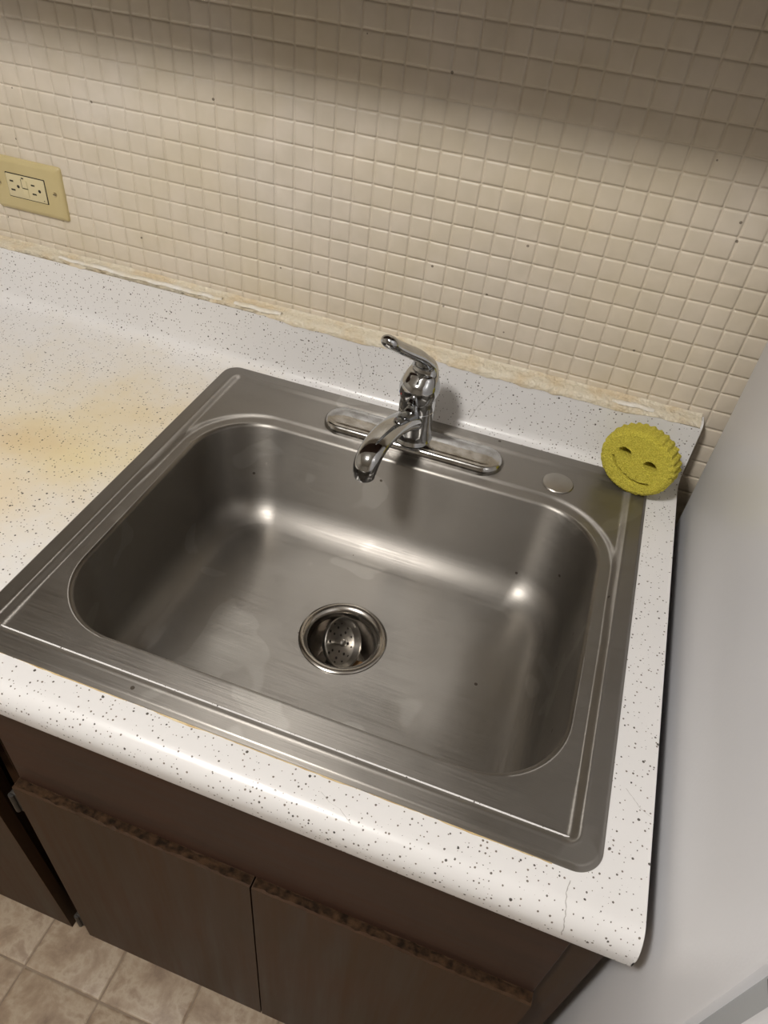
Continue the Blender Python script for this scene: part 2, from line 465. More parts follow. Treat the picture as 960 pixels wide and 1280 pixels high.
# ------------------------------------------------------------------ ceiling lamp (its own light)
lx, ly = LAMP_POS
lamp = empty('ceiling_lamp_offscreen', (lx, ly, ZC), 'round frosted glass dome lamp fixed to the kitchen ceiling', 'lamp')
def E(name, col, strength):
    t = NT(name); t.set(Base_Color=(0.8, 0.8, 0.78, 1)); t.b.inputs['Emission Color'].default_value = (*col, 1)
    t.b.inputs['Emission Strength'].default_value = strength; return t.m
M_GLOW = E('lit_glass', (1.0, 0.968, 0.925), LAMP_POWER)
MB().lathe([(0.16, 0.0), (0.16, -0.02), (0.145, -0.028), (0.13, -0.028)], 48, cap0=True).build('lamp_base', simple('lamp_base_white', (0.7, 0.68, 0.64), 0.4), lamp)
dome = [(0.13*math.cos(a), -0.026-0.075*math.sin(a)) for a in [i*PI/2/10 for i in range(10)]] + [(0.004, -0.101)]
MB().lathe(dome, 48, cap1=True).build('lamp_glass_offscreen', M_GLOW, lamp)

# ------------------------------------------------------------------ countertop with backsplash
XR = 0.674; XL = -1.05
def arc(cy, cz, r, a0, a1, n):
    return [(cy+r*math.cos(math.radians(a0+(a1-a0)*i/n)), cz+r*math.sin(math.radians(a0+(a1-a0)*i/n))) for i in range(n+1)]
prof = [(-0.022, -0.0375)]
prof += arc(-0.034, -0.0300, 0.0078, 270, 180, 6)
prof += arc(-0.0198, -0.022, 0.022, 180, 90, 12)
prof += [(-0.005, 0.0), (0.028, 0.0), (0.10, 0), (0.20, 0), (0.32, 0), (0.44, 0), (0.53, 0.0)]
prof += arc(0.552, 0.0215, 0.0215, 270, 352, 9)
prof += [(0.5755, 0.050), (0.5790, 0.083)]
prof += arc(0.5865, 0.0845, 0.0075, 172, 90, 6)
prof += [(0.6015, 0.0920)]
PL = [0.0]
for a, b in zip(prof, prof[1:]): PL.append(PL[-1]+math.hypot(b[0]-a[0], b[1]-a[1]))
def prof_at(s):
    for i in range(len(PL)-1):
        if s <= PL[i+1]:
            t = (s-PL[i])/(PL[i+1]-PL[i]+1e-12)
            a, b = prof[i], prof[i+1]
            d = Vector((b[0]-a[0], b[1]-a[1])).normalized()
            return a[0]+(b[0]-a[0])*t, a[1]+(b[1]-a[1])*t, (-d.y, d.x)
    return prof[-1][0], prof[-1][1], (0, 1)
def s_of_y_top(y):   # arclength of a point on the flat top
    for i in range(len(prof)-1):
        if abs(prof[i][1]) < 1e-6 and abs(prof[i+1][1]) < 1e-6 and prof[i][0] <= y <= prof[i+1][0]:
            return PL[i] + y-prof[i][0]
counter = empty('countertop', (0.0, 0.28, H), 'white speckled laminate countertop with upstand, stained left of the sink', 'countertop')
CUTX = (0.022, 0.613); 
xs = [XL, -0.7, -0.4, -0.15, CUTX[0], 0.2, 0.42, CUTX[1], 0.645, XR]
v, f, uv = [], [], []
NP = len(prof)
for x in xs:
    for i, (y, z) in enumerate(prof):
        v.append((x, y-0.28, z)); uv.append((x, PL[i]))
for a in range(len(xs)-1):
    for i in range(NP-1):
        if CUTX[0] <= xs[a] and xs[a+1] <= CUTX[1] and prof[i][0] >= 0.027 and prof[i+1][0] <= 0.531 and abs(prof[i+1][1]) < 1e-6: continue
        f.append([a*NP+i, (a+1)*NP+i, (a+1)*NP+i+1, a*NP+i+1])
mesh_obj('laminate_surface', v, f, M_LAM, counter, uvs=uv, auto=50)
# end cap and underside build-up
cap = [(y-0.28, z) for (y, z) in prof] + [(0.6015-0.28, -0.030), (-0.018-0.28, -0.030)]
t_ = 0.0012
v = [(XR-t_, y, z-0.0002) for y, z in cap] + [(XR, y, z-0.0002) for y, z in cap]
n = len(cap)
mesh_obj('end_cap', v, [list(range(n)), list(range(n, 2*n))] + [[i, (i+1) % n, n+(i+1) % n, n+i] for i in range(n)], simple('end_laminate', (0.72, 0.705, 0.695), 0.35), counter, smooth=False)
core = MB()
core.box(XL, CUTX[0]-0.002, -0.020-0.28, 0.598-0.28, -0.0365, -0.0012)
core.box(CUTX[1]+0.002, XR-0.0015, -0.020-0.28, 0.598-0.28, -0.0365, -0.0012)
core.box(CUTX[0]-0.002, CUTX[1]+0.002, -0.020-0.28, 0.026-0.28, -0.0365, -0.0012)
core.box(CUTX[0]-0.002, CUTX[1]+0.002, 0.532-0.28, 0.598-0.28, -0.0365, -0.0012)
core.box(XL, XR-0.0015, 0.583-0.28, 0.600-0.28, -0.02, 0.089)
core.build('particleboard_core', M_CHIP, counter, smooth=False)

# hairline cracks: thin ribbons riding on the laminate
def crack(pts, wd):
    v, f = [], []
    sub = []
    for (a, b) in zip(pts, pts[1:]):
        for q in range(8):
            t = q/8; sub.append((a[0]+(b[0]-a[0])*t, a[1]+(b[1]-a[1])*t))
    sub.append(pts[-1])
    for i, (x, s) in enumerate(sub):
        x += 0.0009*mn.noise((x*300, s*300, 1.0))
        y, z, nn = prof_at(s)
        q = wd*(0.4+0.6*abs(math.sin(i*0.9)))
        for sx in (-1, 1):
            v.append((x+sx*q, y-0.28+nn[0]*0.00015, z+nn[1]*0.00015))
    for i in range(len(sub)-1): f.append([2*i, 2*i+1, 2*i+3, 2*i+2])
    return mesh_obj('hairline_crack', v, f, M_CRACK, counter)
ST = s_of_y_top(0.0)
crack([(0.6115, ST-0.008), (0.6100, ST-0.020), (0.6125, ST-0.034), (0.6145, ST-0.046), (0.615, ST-0.056)], 0.0005)
crack([(0.6475, ST+0.0914), (0.655, ST+0.084), (0.6616, ST+0.077), (0.672, ST+0.072)], 0.00035)
crack([(0.3936, ST-0.014), (0.404, ST-0.020), (0.414, ST-0.022), (0.4277, ST-0.030)], 0.0004)
s1 = PL[-1]-0.065
crack([(0.375, s1-0.035), (0.383, s1-0.012), (0.395, s1+0.008), (0.405, s1+0.02)], 0.0004)
crack([(0.205, s1-0.02), (0.208, s1+0.0), (0.199, s1+0.02), (0.196, s1+0.032)], 0.0004)

# old caulk along the top of the upstand
def caulk(name, xa, xb, dx, dropf, risef, mat, lift=0.0, seed=0.0):
    v, f = [], []
    n = int((xb-xa)/dx)
    for i in range(n+1):
        x = xa+(xb-xa)*i/n
        dr, ri = dropf(x), risef(x)
        wob = 0.0012*mn.noise((x*70, seed, 0.3))+0.0011*mn.noise((x*190, seed, 1.3))
        zd = 0.0850-dr
        pr_ = [(0.5755+(zd-0.050)*0.106-0.0008, zd), (0.5788, 0.0872), (0.5820+wob*0.3, 0.0921+wob*0.3),
               (0.5900, 0.0928+wob*.6), (0.5965+wob, 0.0938+ri*0.4+wob*.6), (0.5995, 0.0950+ri+wob*.6), (0.6006, 0.0968+ri)]
        for (y, z) in pr_: v.append((x, y-0.28, z))
    m = 7
    for i in range(n):
        for j in range(m-1): f.append([i*m+j, (i+1)*m+j, (i+1)*m+j+1, i*m+j+1])
    return mesh_obj(name, v, f, mat, counter)
nz = lambda x, s, sd: mn.noise((x*s, sd, 0.7))
def dropA(x):
    a = 0.0055*sstep(0.02, 0.10, x)*(1-sstep(0.22, 0.26, x)*0.8) + 0.0055*sstep(0.30, 0.36, x)*(1-sstep(0.55, 0.62, x))
    return -0.0030 + max(0, a*0.85 + 0.0022*nz(x, 40, 2.0) + 0.0016*nz(x, 110, 5.0))
caulk('caulk_bead', XL, XR-0.003, 0.004, dropA, lambda x: 0.0012*nz(x, 40, 9.0), M_CAULK)
def ribbon(xa, xb, seed):   # peeled lip of newer white caulk
    v, f = [], []
    n = max(4, int((xb-xa)/0.003))
    for i in range(n+1):
        x = xa+(xb-xa)*i/n
        e = min(1, 6*min(i, n-i)/n)
        wob = 0.0014*mn.noise((x*60, seed, 0.3)); w2 = (0.0018+0.0012*mn.noise((x*110, seed, 2.3)))*e+0.0003
        for (y, z) in [(0.5822-w2+wob*.6, 0.0922+wob), (0.5824+wob, 0.0940+wob*0.6+0.0008*e), (0.586+w2+wob, 0.0946+wob), (0.5880+w2, 0.0922)]:
            v.append((x, y-0.28, z))
    for i in range(n):
        for j in range(3): f.append([i*4+j, (i+1)*4+j, (i+1)*4+j+1, i*4+j+1])
    return mesh_obj('caulk_flake', v, f, M_CAULK_W, counter)
for a, b, s in [(-0.30, -0.02, 1.0), (0.00, 0.075, 2.0), (0.555, 0.61, 4.0)]: ribbon(a, b, s)

# ------------------------------------------------------------------ the sink
SW, SD = 0.635, 0.559
sink = empty('kitchen_sink', (SW/2, SD/2, H), 'brushed stainless steel single bowl sink set into the white countertop', 'sink')
SO = Vector((SW/2, SD/2, 0))
NS, NC = 36, 20
def rrect(x0, x1, y0, y1, r):
    """same point order for every ring: bottom side, corner, right side, ..."""
    pts = []
    cor = [((x1-r, y0+r), -90), ((x1-r, y1-r), 0), ((x0+r, y1-r), 90), ((x0+r, y0+r), 180)]
    starts = [((x0+r, y0), (x1-r, y0)), ((x1, y0+r), (x1, y1-r)), ((x1-r, y1), (x0+r, y1)), ((x0, y1-r), (x0, y0+r))]
    for k in range(4):
        (ax, ay), (bx, by) = starts[k]
        for i in range(NS):
            t = i/NS; pts.append((ax+(bx-ax)*t, ay+(by-ay)*t))
        (cx, cy), a0 = cor[k]
        for i in range(NC):
            a = math.radians(a0+90*i/NC); pts.append((cx+r*math.cos(a), cy+r*math.sin(a)))
    return pts
def sd_rr(x, y, x0, x1, y0, y1, r):
    qx = abs(x-(x0+x1)/2)-(x1-x0)/2+r; qy = abs(y-(y0+y1)/2)-(y1-y0)/2+r
    return math.hypot(max(qx, 0), max(qy, 0))+min(max(qx, qy), 0)-r
OB = (0, SW, 0, SD, 0.024)
BB = (0.045, 0.592, 0.053, 0.452, 0.088)
LEDGE = -0.0010
def deck_h(x, y):
    d = -sd_rr(x, y, *OB); e = sd_rr(x, y, *BB)
    ri = -sd_rr(x, y, 0.022, SW-0.022, 0.020, SD-0.022, 0.010)   # inside of the ridge contour
    flange = 0.0008 + 0.0042*sstep(-0.0005, 0.0045, d) 
    inner = LEDGE
    back = sstep(0.25, 0.32, y)
    inner += back*0.0030*sstep(0.0115, 0.0185, e)
    t = sstep(0.0, 0.0085, ri)
    # a crisp little bead on top of the slope
    bead = 0.0005*math.exp(-((ri+0.0008)/0.0014)**2)
    return flange*(1-t)+inner*t+bead
outer, bowl = rrect(*OB), rrect(*BB)
NR = len(outer)
rings = []; uvr = []
ts = []
NL = 64
for i in range(NL+1): ts.append(i/NL)
for t in ts:
    rg = []
    for (a, b) in zip(outer, bowl):
        x, y = a[0]+(b[0]-a[0])*t, a[1]+(b[1]-a[1])*t
        rg.append((x, y, deck_h(x, y)))
    rings.append(rg); uvr.append([(p[0], p[1]) for p in rg])
# rim underside turn-down
rg0 = [(p[0], p[1], 0.0002) for p in rings[0]]
rings.insert(0, rg0); uvr.insert(0, [(p[0], p[1]) for p in rg0])
# lip, wall, fillet
BD = -0.156
per = [0.0]
for a, b in zip(bowl, bowl[1:]): per.append(per[-1]+math.hypot(a[0]-b[0], a[1]-b[1]))
FR_ = 0.044
wall = []
for k in range(1, 6):
    a = k/5*PI/2*0.93
    wall.append((0.0045*math.sin(a), LEDGE-0.0045*(1-math.cos(a))))
ins0, z0 = wall[-1]
zf = BD+FR_
dr = 0.08
for k in range(1, 9):
    z = z0+(zf-z0)*k/8; wall.append((ins0+(z0-z)*dr, z))
ins1 = wall[-1][0]
for k in range(1, 13):
    a = k/12*PI/2
    wall.append((ins1+FR_*(1-math.cos(a)), zf-FR_*math.sin(a)*0.97))
dep = 0.0
for (ins, z) in wall:
    r = max(0.03, BB[4]-ins*0.75)
    q = rrect(BB[0]+ins, BB[1]-ins, BB[2]+ins, BB[3]-ins, r)
    rings.append([(x, y, z) for x, y in q]); uvr.append([(per[i], z) for i in range(NR)])
# floor towards the drain
DX, DY, DRR = 0.312, 0.264, 0.0535
last = rings[-1]; zl = last[0][2]
circ = []
for (x, y, z) in last:
    a = math.atan2(y-DY, x-DX); circ.append((DX+DRR*math.cos(a), DY+DRR*math.sin(a)))
DZ = BD-0.003
for k in range(1, 21):
    t = k/20
    te = t
    z = zl+(DZ-zl)*sstep(0, 1, t)
    rings.append([(p[0]+(c[0]-p[0])*te, p[1]+(c[1]-p[1])*te, z) for p, c in zip(last, circ)])
    uvr.append([(p[0], p[1]) for p in rings[-1]])
v, uv, f = [], [], []
for rg, ur in zip(rings, uvr):
    v += [Vector(p)-SO for p in rg]; uv += ur
for i in range(len(rings)-1):
    for k in range(NR):
        k2 = (k+1) % NR
        f.append([i*NR+k, i*NR+k2, (i+1)*NR+k2, (i+1)*NR+k])
basin = mesh_obj('basin', v, f, M_STEEL, sink, uvs=uv, recalc=False)
# how strongly each spot is brushed: the brushing changes direction where the end walls meet the floor
nd_, nw_, nf_ = NL+2, len(wall), 20
att = basin.data.attributes.new('brushed', 'FLOAT', 'POINT')
for ri_ in range(len(rings)):
    for k_ in range(NR):
        a_, b_ = bowl[(k_+1) % NR], bowl[k_-1]
        side = abs(a_[1]-b_[1])/(math.hypot(a_[0]-b_[0], a_[1]-b_[1])+1e-9)      # 1 on the end walls, 0 on front and back
        if ri_ < nd_: val = 1.0
        elif ri_ < nd_+nw_:
            t = (ri_-nd_)/(nw_-1); val = 1-side*sstep(0.45, 1.0, t)
        else:
            t = (ri_-nd_-nw_)/(nf_-1); val = 1-side*(1-sstep(0.0, 0.45, t))
        att.data[ri_*NR+k_].value = val
# sealant squeezed out under the front rim
v, f = [], []
ns = 160
for i in range(ns+1):
    x = 0.03+0.565*i/ns
    q = max(0.0, 0.0006+0.0022*mn.noise((x*22, 4.0, 0)) + 0.0009*mn.noise((x*90, 1, 0)))
    for (y, z) in [(0.004, 0.0001), (0.0035, 0.0010), (-q*0.6, 0.0007), (-q, 0.00005)]: v.append(Vector((x, y, z))-SO)
for i in range(ns):
    for j in range(3): f.append([i*4+j, (i+1)*4+j, (i+1)*4+j+1, i*4+j+1])
mesh_obj('sealant', v, f, M_SEAL, sink)
# round cover over the spare tap hole
MB().lathe([(0.0205, 0.0), (0.0208, 0.0014), (0.0198, 0.0024), (0.015, 0.0031), (0.004, 0.0034), (0.0005, 0.0034)], 40,
           org=Vector((0.519, 0.4955, deck_h(0.519, 0.4955)-0.0002))-SO, cap1=True).build('hole_cover', M_COVER, sink)
# drain: polished flange, cup
dO = Vector((DX, DY, DZ))-SO
MB().lathe([(0.0580, -0.0006), (0.0574, 0.0018), (0.0550, 0.0034), (0.0525, 0.0034), (0.0490, 0.0020), (0.0455, -0.0010), (0.0440, -0.0050), (0.0430, -0.012)], 64, org=dO).build('drain_flange', M_STEEL_P, sink)
MB().lathe([(0.0430, -0.010), (0.0410, -0.030), (0.0395, -0.052), (0.034, -0.060), (0.022, -0.062), (0.021, -0.10)], 48, org=dO, cap1=True).build('drain_cup', M_DARKSTEEL, sink)

# ---- basket strainer lying tipped on its side in the drain
sn = Vector((0.80, -0.16, 0.575)).normalized()
su = Vector((0, 0, 1)).cross(sn).normalized(); sv = sn.cross(su)
srot = Matrix((su, sv, sn)).transposed()
SC = Vector((DX+0.001, DY+0.003, DZ+H-0.014))
strainer = empty('strainer_basket', SC, 'perforated steel strainer basket tipped on its side in the sink drain', 'strainer')
MB().lathe([(0.0335, -0.0030), (0.0345, -0.0004), (0.0335, 0.0006), (0.0318, -0.0002), (0.0305, -0.004), (0.0290, -0.0085), (0.024, -0.0115), (0.010, -0.0135), (0.0005, -0.0138),
            (0.0005, -0.0150), (0.025, -0.0135), (0.0305, -0.0095), (0.0335, -0.0030)], 48, rot=srot.to_3x3()).build('basket', M_BASKET, strainer)
MB().lathe([(0.0035, -0.0142), (0.0032, -0.004), (0.0050, -0.0035), (0.0052, -0.0005), (0.0035, 0.0008), (0.0004, 0.0010)], 20, rot=srot.to_3x3(), cap1=True).build('centre_post', M_BASKET, strainer)
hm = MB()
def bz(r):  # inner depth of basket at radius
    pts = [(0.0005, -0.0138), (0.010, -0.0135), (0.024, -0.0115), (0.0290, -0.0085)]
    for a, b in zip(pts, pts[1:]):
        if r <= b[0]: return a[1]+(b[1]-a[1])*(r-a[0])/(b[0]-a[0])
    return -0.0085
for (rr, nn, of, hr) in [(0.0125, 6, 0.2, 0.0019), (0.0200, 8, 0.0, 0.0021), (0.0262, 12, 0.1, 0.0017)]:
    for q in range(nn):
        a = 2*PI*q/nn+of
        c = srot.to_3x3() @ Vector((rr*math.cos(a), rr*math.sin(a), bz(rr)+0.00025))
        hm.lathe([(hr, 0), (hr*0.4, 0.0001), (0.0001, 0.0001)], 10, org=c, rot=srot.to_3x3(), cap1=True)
hm.build('perforation_shade', M_HOLE_SHADE, strainer)  # dark discs laid on the basket, painting the shade of its holes
# rusty smear low in the cup
MB().box(0.016, 0.034, -0.012, 0.012, -0.060, -0.052, 0.003).build('rust_crust', M_RUST, sink).location = dO

# ------------------------------------------------------------------ faucet
FX, FY = 0.314, 0.4955
FZ = deck_h(FX, 0.505)
faucet = empty('kitchen_faucet', (FX, FY, H+FZ), 'chrome single lever kitchen faucet standing on the sink deck', 'faucet')
def stadium(hl, hw, n=22):
    p = []
    for i in range(n+1):
        a = -PI/2+PI*i/n; p.append((hl-hw+hw*math.cos(a), hw*math.sin(a)))
    for i in range(n+1):
        a = PI/2+PI*i/n; p.append((-hl+hw+hw*math.cos(a), hw*math.sin(a)))
    return p
m = MB(); rg = []
for (ins, z) in [(0, -0.0012), (0, 0.0030), (0.0012, 0.0072), (0.0038, 0.0105), (0.0060, 0.0114), (0.0075, 0.0110), (0.0092, 0.0118), (0.016, 0.0136), (0.0260, 0.0142)]:
    hw = max(0.0012, 0.0285-ins)
    rg.append([(x, y, z) for x, y in stadium(0.1285-ins, hw)])
m.loft(rg).build('base_plate', M_CHROME_SPOT, faucet, auto=60)
MB().lathe([(0.0275, 0.0120), (0.0262, 0.0150), (0.0248, 0.0180), (0.0243, 0.026), (0.0238, 0.0595), (0.0230, 0.0605)], 56, cap1=True).build('body', M_CHROME, faucet)
def cr(P, t):
    n = len(P)-1; x = t*n; i = min(int(x), n-1); u = x-i
    g = lambda k: P[max(0, min(n, k))]
    return tuple(0.5*((2*b)+(-a+c)*u+(2*a-5*b+4*c-d)*u*u+(-a+3*b-3*c+d)*u**3) for a, b, c, d in zip(g(i-1), g(i), g(i+1), g(i+2)))
def swept(ctrl, az, steps, n=28, sup=2.0):
    """ctrl rows: r, z, half width, half thickness; swept in the vertical plane of azimuth az"""
    dirv = Vector((-math.sin(az), -math.cos(az), 0)); lat = Vector((math.cos(az), -math.sin(az), 0))
    rows = [cr(ctrl, i/steps) for i in range(steps+1)]
    rings = []
    for i, (r, z, hw, ht) in enumerate(rows):
        a = rows[max(0, i-1)]; b = rows[min(steps, i+1)]
        tr, tz = b[0]-a[0], b[1]-a[1]; L = math.hypot(tr, tz) or 1
        nr, nz_ = -tz/L, tr/L
        ring = []
        for k in range(n):
            th = 2*PI*k/n; c, s = math.cos(th), math.sin(th)
            cc = math.copysign(abs(c)**(2/sup), c); ss = math.copysign(abs(s)**(2/sup), s)
            P = dirv*(r+nr*ht*ss)+lat*(hw*cc)+Vector((0, 0, z+nz_*ht*ss))
            ring.append(P)
        rings.append(ring)
    return rings
AZS = math.radians(8)
spout = MB().loft(swept([(0.004, 0.040, 0.0165, 0.0130), (0.022, 0.050, 0.0178, 0.0128), (0.045, 0.0610, 0.0176, 0.0108), (0.072, 0.0700, 0.0170, 0.0095),
                         (0.098, 0.0740, 0.0164, 0.0090), (0.121, 0.0720, 0.0160, 0.0100), (0.136, 0.0650, 0.0156, 0.0118), (0.1430, 0.0560, 0.0150, 0.0130), (0.1445, 0.0480, 0.0140, 0.0130)], AZS, 56, 32, 2.3)).build('spout', M_CHROME, faucet, auto=50)
tipv = Vector((-math.sin(AZS), -math.cos(AZS), 0))*0.1445
MB().lathe([(0.0126, 0.052), (0.0130, 0.0475), (0.0128, 0.0410), (0.0115, 0.0400), (0.0105, 0.0420), (0.0005, 0.0425)], 32, org=tipv, cap1=True).build('aerator', M_CHROME, spout)
AZL = math.radians(17)
handle = MB().loft(swept([(0.0, 0.0612, 0.0238, 0.0238), (0.0, 0.0690, 0.0238, 0.0238), (0.0, 0.0770, 0.0234, 0.0234), (0.0005, 0.0820, 0.0250, 0.0255), (0.0, 0.0890, 0.0262, 0.0265), (-0.002, 0.0970, 0.0255, 0.0250),
                          (-0.004, 0.1050, 0.0232, 0.0200), (-0.0065, 0.1135, 0.0200, 0.0140), (-0.0050, 0.1235, 0.0170, 0.0110), (0.004, 0.1335, 0.0148, 0.0086),
                          (0.018, 0.1455, 0.0134, 0.0082), (0.037, 0.1582, 0.0126, 0.0080), (0.058, 0.1718, 0.0122, 0.0080), (0.076, 0.1845, 0.0118, 0.0078), (0.0850, 0.1918, 0.0104, 0.0074), (0.0893, 0.1955, 0.0052, 0.0042)], AZL, 84, 32, 2.15)).build('lever_handle', M_CHROME, faucet, auto=60)
# hot and cold mark on the front of the handle
da = math.radians(52)
dvec = Vector((-math.sin(da), -math.cos(da), 0))
drot = dvec.to_track_quat('Z', 'Y').to_matrix()
for s, mm in ((-1, M_BLUE), (1, M_RED)):
    MB().lathe([(0.0022, 0.0), (0.0022, 0.0007), (0.0003, 0.0010)], 14, org=dvec*0.0258+Vector((0, 0, 0.0860))+s*0.0022*Vector((math.cos(da), -math.sin(da), 0)), rot=drot, cap1=True).build('temperature_mark', mm, handle)
# dark seam between body and handle
MB().lathe([(0.0232, 0.0600), (0.0232, 0.0616)], 48).build('seam_ring', M_BLACK, faucet)

# ------------------------------------------------------------------ scrub sponge
th_ = math.radians(4)
sp_c = Vector((0.6045, 0.5160, 0.0500+H))
yaw = math.radians(20)
n_ = Vector((-math.sin(yaw)*math.cos(th_), -math.cos(yaw)*math.cos(th_), math.sin(th_)))
u_ = Vector((1, 0, 0)); u_ = (u_-n_*u_.dot(n_)).normalized(); v_ = n_.cross(u_)
ro = math.radians(-6)
U = u_*math.cos(ro)+v_*math.sin(ro); V = -u_*math.sin(ro)+v_*math.cos(ro)
SRAD, STH, SQ = 0.0490, 0.033, 0.91
def srad(a):
    top = sstep(-0.15, 0.25, math.sin(a))
    return SRAD*(1+0.026*top*math.cos(a*30)-0.006*(1-top))
def fuzz(p, k=620, amp=0.0012):
    return amp*mn.noise(Vector(p)*k)+0.0009*mn.noise(Vector(p)*k*0.45)
MOUTH = [(-0.030, -0.006), (-0.022, -0.0165), (-0.010, -0.0235), (0.004, -0.0265), (0.018, -0.0245), (0.026, -0.020)]
def seg_d(x, y, a, b):
    dx, dy = b[0]-a[0], b[1]-a[1]; t = max(0, min(1, ((x-a[0])*dx+(y-a[1])*dy)/(dx*dx+dy*dy)))
    return math.hypot(x-a[0]-dx*t, y-a[1]-dy*t)
def face_z(x, y, r, R):
    z = 0.0
    for ex, ey in ((-0.0185, 0.0085), (0.0175, 0.0075)):
        d = math.hypot((x-ex)/1.15, y-ey); z -= 0.022*(1-sstep(0.0056, 0.0078, d))
    d = min(seg_d(x, y, a, b) for a, b in zip(MOUTH, MOUTH[1:]))
    z -= 0.0085*(1-sstep(0.0004, 0.0024, d))
    z -= 0.004*sstep(R-0.007, R, r)**2
    return z
v, f = [], []
NA, NRr = 280, 72
v.append((0, 0, face_z(0, 0, 0, SRAD)))
for i in range(1, NRr+1):
    for k in range(NA):
        a = 2*PI*k/NA; R = srad(a); r = R*i/NRr
        x, y = r*math.cos(a), r*math.sin(a)
        v.append((x, y, face_z(x, y, r, R)))
NSd = 16
for i in range(1, NSd+1):
    for k in range(NA):
        a = 2*PI*k/NA; R = srad(a)
        t = i/NSd
        rr = R*(1+0.012*math.sin(PI*t))-0.004*sstep(0.8, 1, t)
        v.append((rr*math.cos(a), rr*math.sin(a), -0.004-(STH-0.004)*t))
for fr in (0.8, 0.5, 0.2):
    for k in range(NA):
        a = 2*PI*k/NA; v.append((srad(a)*fr*math.cos(a), srad(a)*fr*math.sin(a), -STH))
rowsN = NRr+NSd+3
for k in range(NA): f.append([0, 1+k, 1+(k+1) % NA])
for i in range(rowsN-1):
    for k in range(NA):
        a = 1+i*NA+k; b = 1+i*NA+(k+1) % NA
        f.append([a, a+NA, b+NA, b])
f.append([1+(rowsN-1)*NA+k for k in range(NA)])
out = []
for p in v:
    q = Vector(p); nv = Vector((q.x*0.6/SRAD, q.y*0.6/SRAD, 0.7)) if q.z > -0.02 else Vector((q.x, q.y, 0))/SRAD
    q = q + nv*fuzz(p)
    out.append(U*q.x+V*q.y*SQ+n_*q.z)
sponge = mesh_obj('scrub_sponge', out, f, M_SPONGE)
sponge.location = sp_c
tag(sponge, 'round yellow scrub sponge with eye holes and a smiling mouth slit, leaning on the upstand', 'sponge')

# ------------------------------------------------------------------ electrical outlet
OX, OZ = -0.3405, 0.1855+H
outlet = empty('electrical_outlet', (OX, YW-0.0018, OZ), 'ivory wall outlet with two sockets mounted sideways on the tiled wall', 'outlet')
m = MB(); rg = []
for (ins, y) in [(0.0, 0.004), (0.0, -0.0012), (0.0016, -0.0034), (0.0060, -0.0052), (0.0075, -0.0054)]:
    hx, hz, r = 0.062-ins, 0.0385-ins, max(0.001, 0.0035-ins*0.3)
    q = []
    for (cx, cz), a0 in (((hx-r, -hz+r), -90), ((hx-r, hz-r), 0), ((-hx+r, hz-r), 90), ((-hx+r, -hz+r), 180)):
        for i in range(5):
            a = math.radians(a0+90*i/4); q.append((cx+r*math.cos(a), y, cz+r*math.sin(a)))
    rg.append(q)
m.loft(rg).build('cover_plate', M_PLATE, outlet, auto=40)
MB().box(-0.0342, 0.0342, -0.0062, -0.003, -0.0177, 0.0177, 0.0008).build('device_gap_shade', M_HOLE_SHADE, outlet)  # dark plate, paints the shade in the seam round the face
dev = MB().box(-0.0332, 0.0332, -0.0072, -0.003, -0.0166, 0.0166, 0.0012).build('receptacle_face', M_DEVICE, outlet)
yF = -0.0072
def slotbox(x, z, w, h): return MB().box(x-w/2, x+w/2, yF-0.00025, yF+0.001, z-h/2, z+h/2).build('slot_shade', M_HOLE_SHADE, dev, smooth=False)  # dark box set on the face, its colour gives the slot's shade
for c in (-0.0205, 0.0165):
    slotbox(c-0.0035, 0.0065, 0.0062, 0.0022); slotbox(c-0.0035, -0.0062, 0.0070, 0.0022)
    MB().lathe([(0.0024, 0), (0.0001, 0.0002)], 16, org=(c+0.0068, yF-0.0002, 0.0), rot=Matrix.Rotation(PI/2, 3, 'X')).build('ground_hole_shade', M_HOLE_SHADE, dev)  # dark disc coloured as the shade in the ground hole
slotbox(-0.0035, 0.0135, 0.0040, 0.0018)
MB().box(-0.0062, 0.0030, yF-0.0008, yF, 0.0000, 0.0110, 0.0005).build('test_button', M_DEVICE, dev)
MB().box(-0.0062, 0.0030, yF-0.0008, yF, -0.0135, -0.0015, 0.0005).build('reset_button', M_DEVICE, dev)
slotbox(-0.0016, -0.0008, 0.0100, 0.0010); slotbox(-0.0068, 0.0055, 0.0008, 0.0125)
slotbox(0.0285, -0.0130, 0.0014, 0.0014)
for sx in (-0.0483, 0.0483):
    s_ = MB().lathe([(0.0034, 0), (0.0030, 0.0010), (0.0003, 0.0014)], 20, org=(sx, -0.0053, 0), rot=Matrix.Rotation(PI/2, 3, 'X'), cap1=True).build('screw', M_BRASS, outlet)
    MB().box(sx-0.0026, sx+0.0026, -0.0069, -0.0062, -0.0004, 0.0004).build('screw_slot_shade', M_HOLE_SHADE, s_)  # dark bar painted for the shade in the screw head's slot

# ------------------------------------------------------------------ base cabinets
def cabinet(name, x0, x1, label):
    c = empty(name, ((x0+x1)/2, 0.3, 0), label, 'cabinet')
    xc = (x0+x1)/2
    ZT = H-0.0378
    def part(nm, a, b, ya, yb, za, zb, mat, bev=0.0008, par=None):
        o = MB().box(a-xc, b-xc, ya-0.3, yb-0.3, za, zb, bev).build(nm, mat, par or c, smooth=False)
        return o
    part('side_panel', x0, x0+0.016, 0.008, 0.598, 0.0, ZT, M_WOOD_V)
    part('side_panel', x1-0.016, x1, 0.008, 0.598, 0.0, ZT, M_WOOD_V)
    part('bottom_panel', x0+0.016, x1-0.016, 0.010, 0.59, 0.10, 0.116, M_WOOD_V)
    part('toe_kick', x0+0.016, x1-0.016, 0.060, 0.075, 0.0, 0.10, M_WOOD_V)
    return c, part, xc
FF = 0.008     # back of face frame
sinkcab, part, xc = cabinet('sink_cabinet', 0.012, 0.668, 'dark brown wooden cabinet with two doors under the sink')
